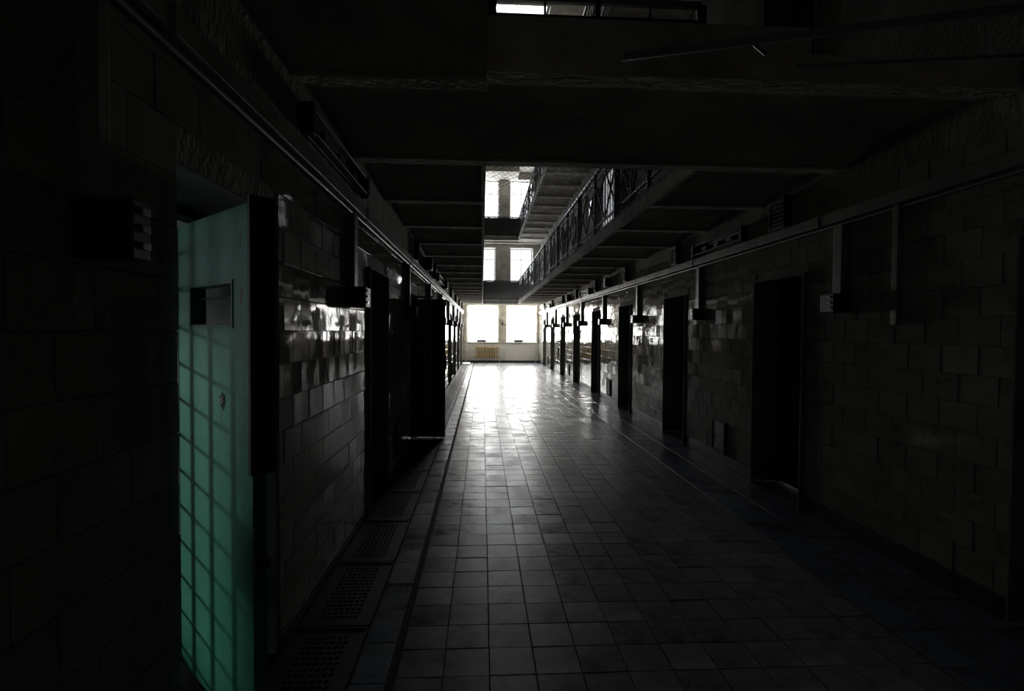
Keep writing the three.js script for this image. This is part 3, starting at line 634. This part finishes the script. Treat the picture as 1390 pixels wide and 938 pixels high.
{
  const g = base('heating_pipe', null, 'white riser pipes in the far left corner beside the radiator', 'pipe');
  mesh('riser', rod(V(-0.74, 0, DEND - 0.08), V(-0.74, 2.69, DEND - 0.08), 0.016, 8), M.whitePaint, g);
  mesh('elbow_pipe', [rod(V(-0.80, 0, DEND - 0.2), V(-0.80, 0.62, DEND - 0.2), 0.025, 8), rod(V(-0.80, 0.62, DEND - 0.2), V(-0.68, 0.62, DEND - 0.12), 0.025, 8)], M.whitePaint, g);
  const h = base('heating_pipe', null, 'thin riser pipe in the far right corner of the end wall', 'pipe');
  mesh('riser', rod(V(2.58, 0, DEND - 0.05), V(2.58, 2.69, DEND - 0.05), 0.016, 8), M.whitePaint, h);
}
for (const [x, l] of [[-0.04, 'left'], [1.75, 'right']]) {
  const g = base('flat_box', V(x, 0.992, DEND + 0.08), `dark flat box lying on the sill of the ${l} end window`, 'box', 'boxes on the end window sills');
  const a = new RoundedBoxGeometry(0.42, 0.075, 0.16, 1, 0.006); a.translate(0, 0.0375, 0); mesh('box_body', a, M.box, g);
  const b = new RoundedBoxGeometry(0.43, 0.022, 0.17, 1, 0.006); b.translate(0, 0.086, 0); mesh('box_lid', b, M.box, g);
}
{
  const g = base('wall_hook', V(0.93, 1.9, DEND - 0.012), 'small dark metal hook with a wire loop on the pillar between the end windows', 'hook');
  const plate = new RoundedBoxGeometry(0.07, 0.13, 0.02, 1, 0.004); plate.translate(0.03, -0.04, 0); mesh('hook_plate', plate, M.rust, g);
  const t = new THREE.TorusGeometry(0.085, 0.009, 6, 24); t.scale(0.75, 1.45, 1); t.translate(0.0, 0.05, 0.012); mesh('wire_loop', t, M.rust, g);
  mesh('hook_arm', [rod(new THREE.Vector3(0.03, -0.07, 0.012), new THREE.Vector3(0.19, -0.1, 0.03), 0.014, 8), rod(new THREE.Vector3(0.19, -0.1, 0.03), new THREE.Vector3(0.19, -0.05, 0.03), 0.012, 8)], M.rust, g);
  const k = base('wall_socket', V(1.06, 0.42, DEND - 0.02), 'small white wall socket right of the radiator', 'socket');
  const q = new RoundedBoxGeometry(0.09, 0.09, 0.025, 1, 0.006); mesh('cover', q, M.whitePaint, k);
  const c = new THREE.CylinderGeometry(0.025, 0.025, 0.01, 14); c.rotateX(Math.PI / 2); c.translate(0, 0, 0.014); mesh('outlet', c, M.box, k);
}

// ---------------------------------------------------------------- railings with crossed bars
function railing(a, b, y, n, label, cross = true) {      // a, b = [x, d]
  const g = base('railing', null, label, 'railing'), H = 0.88;
  const at = (t, h) => V(a[0] + (b[0] - a[0]) * t, y + h, a[1] + (b[1] - a[1]) * t);
  mesh('handrail', bar(at(0, H), at(1, H), 0.045, 0.035), M.handrail, g);
  mesh('middle_rail', bar(at(0, H - 0.12), at(1, H - 0.12), 0.02, 0.02), M.rail, g);
  mesh('bottom_rail', bar(at(0, 0.1), at(1, 0.1), 0.025, 0.025), M.rail, g);
  for (let i = 0; i <= n; i++) mesh('post', bar(at(i / n, 0), at(i / n, H), i % 2 ? 0.04 : 0.07, 0.035), M.rail, g);
  for (let i = 0; i < n; i++) {
    const t0 = i / n, m = (i + 0.5) / n, t1 = (i + 1) / n;
    mesh('upright', bar(at(m, 0.1), at(m, H), 0.016), M.rail, g);
    if (cross) for (const [p, q] of [[t0, m], [m, t1]]) { mesh('cross_bar', bar(at(p, 0.1), at(q, H - 0.12), 0.022, 0.01), M.rail, g); mesh('cross_bar', bar(at(q, 0.1), at(p, H - 0.12), 0.022, 0.01), M.rail, g); }
  }
  return g;
}
railing([OX1 - 0.005, BR1], [OX1 - 0.005, DGAL - 0.05], F1 + 0.01, 16, 'black railing of crossed bars along the right gallery');
railing([OX1 - 0.005, BR1], [OX1 - 0.005, DGAL - 0.05], F2 + 0.01, 16, 'upper railing of crossed bars along the top right gallery');
railing([OX0 - 0.03, BR1], [OX0 - 0.03, DGAL - 0.05], F1 + 0.01, 16, 'railing along the left gallery edge of the well');
railing([OX0 - 0.03, BR1], [OX0 - 0.03, DGAL - 0.05], F2 + 0.01, 16, 'railing along the top left gallery edge of the well');
railing([OX0 + 0.05, DGAL + 0.03], [OX1 - 0.05, DGAL + 0.03], F1 + 0.01, 2, 'dark railing of the end landing in front of the first floor windows');
railing([OX0 + 0.05, DGAL + 0.03], [OX1 - 0.05, DGAL + 0.03], F2 + 0.01, 2, 'dark railing of the upper end landing in front of the topmost windows');
railing([OX0 + 0.04, BR1 - 0.05], [OX1 - 0.04, BR1 - 0.05], 3.03, 2, 'railing on the far side of the near bridge');
{ // end landings are screened with sheet metal behind their rails
  for (const [y, l] of [[F1, 'end landing railing'], [F2, 'upper end landing railing']]) tag(mesh('screen_panel', frontPlate(rect(OX0 + 0.03, OX1 - 0.03, y + 0.05, y + 0.86), [], DGAL + 0.06, DGAL + 0.065), M.steel), `grey sheet panel behind the ${l}`, 'panel');
}

// ---------------------------------------------------------------- wire net stretched over the well
{
  const pos = [], r = 0.002;
  const yNet = (x, d) => { const u = (x - OX0) / (OX1 - OX0), sag = 0.07 * (1 - (2 * u - 1) ** 2); const e = Math.max(0, (d - 21.2) / (DGAL - 0.05 - 21.2)); return 2.87 - sag * (1 - e) - 0.17 * Math.sin(Math.PI * Math.min(1, e * 1.25)) * (e < 0.8 ? 1 : 1) + 0.93 * e ** 5; };
  const pt = (x, d) => V(x, yNet(x, d), d);
  const dirs = [0, 1, 2].map((k) => [Math.cos(k * 2.094) * r, Math.sin(k * 2.094) * r]);
  function seg(a, b, rad = 1) {
    const t = b.clone().sub(a).normalize(), n = new THREE.Vector3(0, 1, 0).cross(t).normalize(), m = t.clone().cross(n);
    const A = dirs.map(([p, q]) => a.clone().addScaledVector(n, p * rad).addScaledVector(m, q * rad)), B = dirs.map(([p, q]) => b.clone().addScaledVector(n, p * rad).addScaledVector(m, q * rad));
    for (let i = 0; i < 3; i++) { const j = (i + 1) % 3; for (const v of [A[i], A[j], B[j], A[i], B[j], B[i]]) pos.push(v.x, v.y, v.z); }
  }
  function patch(d0, d1, cw, cl2, rad) {        // hexagonal mesh: short twisted links along d, zigzag across
    const rows = Math.round((d1 - d0) / cl2), NX0 = OX0 + 0.02, NX1 = OX1 - 0.04, cols = Math.round((NX1 - NX0) / cw), w = (NX1 - NX0) / cols;
    for (let j = 0; j < rows; j++) {
      const d = d0 + j * cl2, o = (j % 2) * w / 2;
      for (let i = 0; i <= cols; i++) {
        const x = NX0 + i * w + o; if (x > NX1) continue;
        const c = pt(x, d + cl2 * 0.45); seg(pt(x, d), c, rad);
        for (const e of [-1, 1]) { const x2 = x + e * w / 2; if (x2 >= NX0 - 0.001 && x2 <= NX1 + 0.001) seg(c, pt(x2, d + cl2), rad); }
      }
    }
  }
  patch(BR1 + 0.03, 13, 0.05, 0.06, 1); patch(13, DGAL - 0.06, 0.07, 0.08, 1.3);
  const g = new THREE.BufferGeometry(); g.setAttribute('position', new THREE.Float32BufferAttribute(pos, 3)); g.computeVertexNormals();
  const m = mesh('wire_net', g, M.wire); tag(m, 'wire safety net stretched over the well between the galleries', 'net', null, 'stuff');
}

// ---------------------------------------------------------------- steelwork over the near stairwell
{
  const g = base('steel_angle', null, 'thin steel angle crossing overhead at the upper right, with a bent bracket', 'steel beam');
  const a = V(0.62, 2.715, 2.4), b = V(2.09, 2.755, 2.0);
  mesh('web', bar(a, b, 0.005, 0.03), M.handrail, g);
  const a2 = a.clone().add(new THREE.Vector3(0, 0.012, 0.012)), b2 = b.clone().add(new THREE.Vector3(0, 0.012, 0.012));
  mesh('flange', bar(a2, b2, 0.03, 0.005), M.handrail, g);
  const c = a.clone().lerp(b, 0.36);
  mesh('bracket', bar(c, c.clone().add(new THREE.Vector3(0.045, -0.045, 0.01)), 0.016, 0.008), M.steel, g);
  tag(mesh('steel_strip', bar(V(1.417, 2.716, 2.4), V(2.304, 2.695, 2.2), 0.014, 0.008), M.handrail), 'straight steel strip below the angle at the upper right', 'steel strip');
}
// framed glowing panes added for two bright patches on the upper right gallery wall
for (const [n, d0, d1, y0, y1, glow, label] of [[9, 13.3, 13.85, 4.42, 4.86, 1.1, 'small glowing pane added for a bright spot on the right gallery wall behind the railing'], [10, 10.75, 12.2, 3.7, 5.0, 0.35, 'wide glowing pane added to brighten the right gallery wall, half hidden by the crossed railing']]) {
  const w = base(`window_${n}`, null, label, 'window', null, 'structure'), x = XR - 0.005, f = 0.04;
  mesh('window_frame', [bx(x - 0.03, x + 0.011, y0, y0 + f, d0, d1), bx(x - 0.03, x + 0.011, y1 - f, y1, d0, d1), bx(x - 0.03, x + 0.011, y0 + f, y1 - f, d0, d0 + f), bx(x - 0.03, x + 0.011, y0 + f, y1 - f, d1 - f, d1)], M.blackSteel, w);
  mesh('added_glow_pane', bx(x, x + 0.01, y0 + f, y1 - f, d0 + f, d1 - f), std(lin(0.8, 0.8, 0.8), 0.4, { emissive: lin(0.95, 1, 1.05), emissiveIntensity: glow }), w);
  if (d1 - d0 > 1) for (let k = 1; k < 6; k++) mesh('glazing_bar', bx(x - 0.012, x, y0 + f, y1 - f, d0 + (d1 - d0) * k / 6 - 0.012, d0 + (d1 - d0) * k / 6 + 0.012), M.blackSteel, w);
  const L = new THREE.RectAreaLight(lin(0.95, 1, 1.05), glow, d1 - d0 - 2 * f, y1 - y0 - 2 * f); L.position.set(x - 0.035, (y0 + y1) / 2, -(d0 + d1) / 2); L.lookAt(0, (y0 + y1) / 2, -(d0 + d1) / 2); scene.add(L);
}
renderer.render(scene, camera);
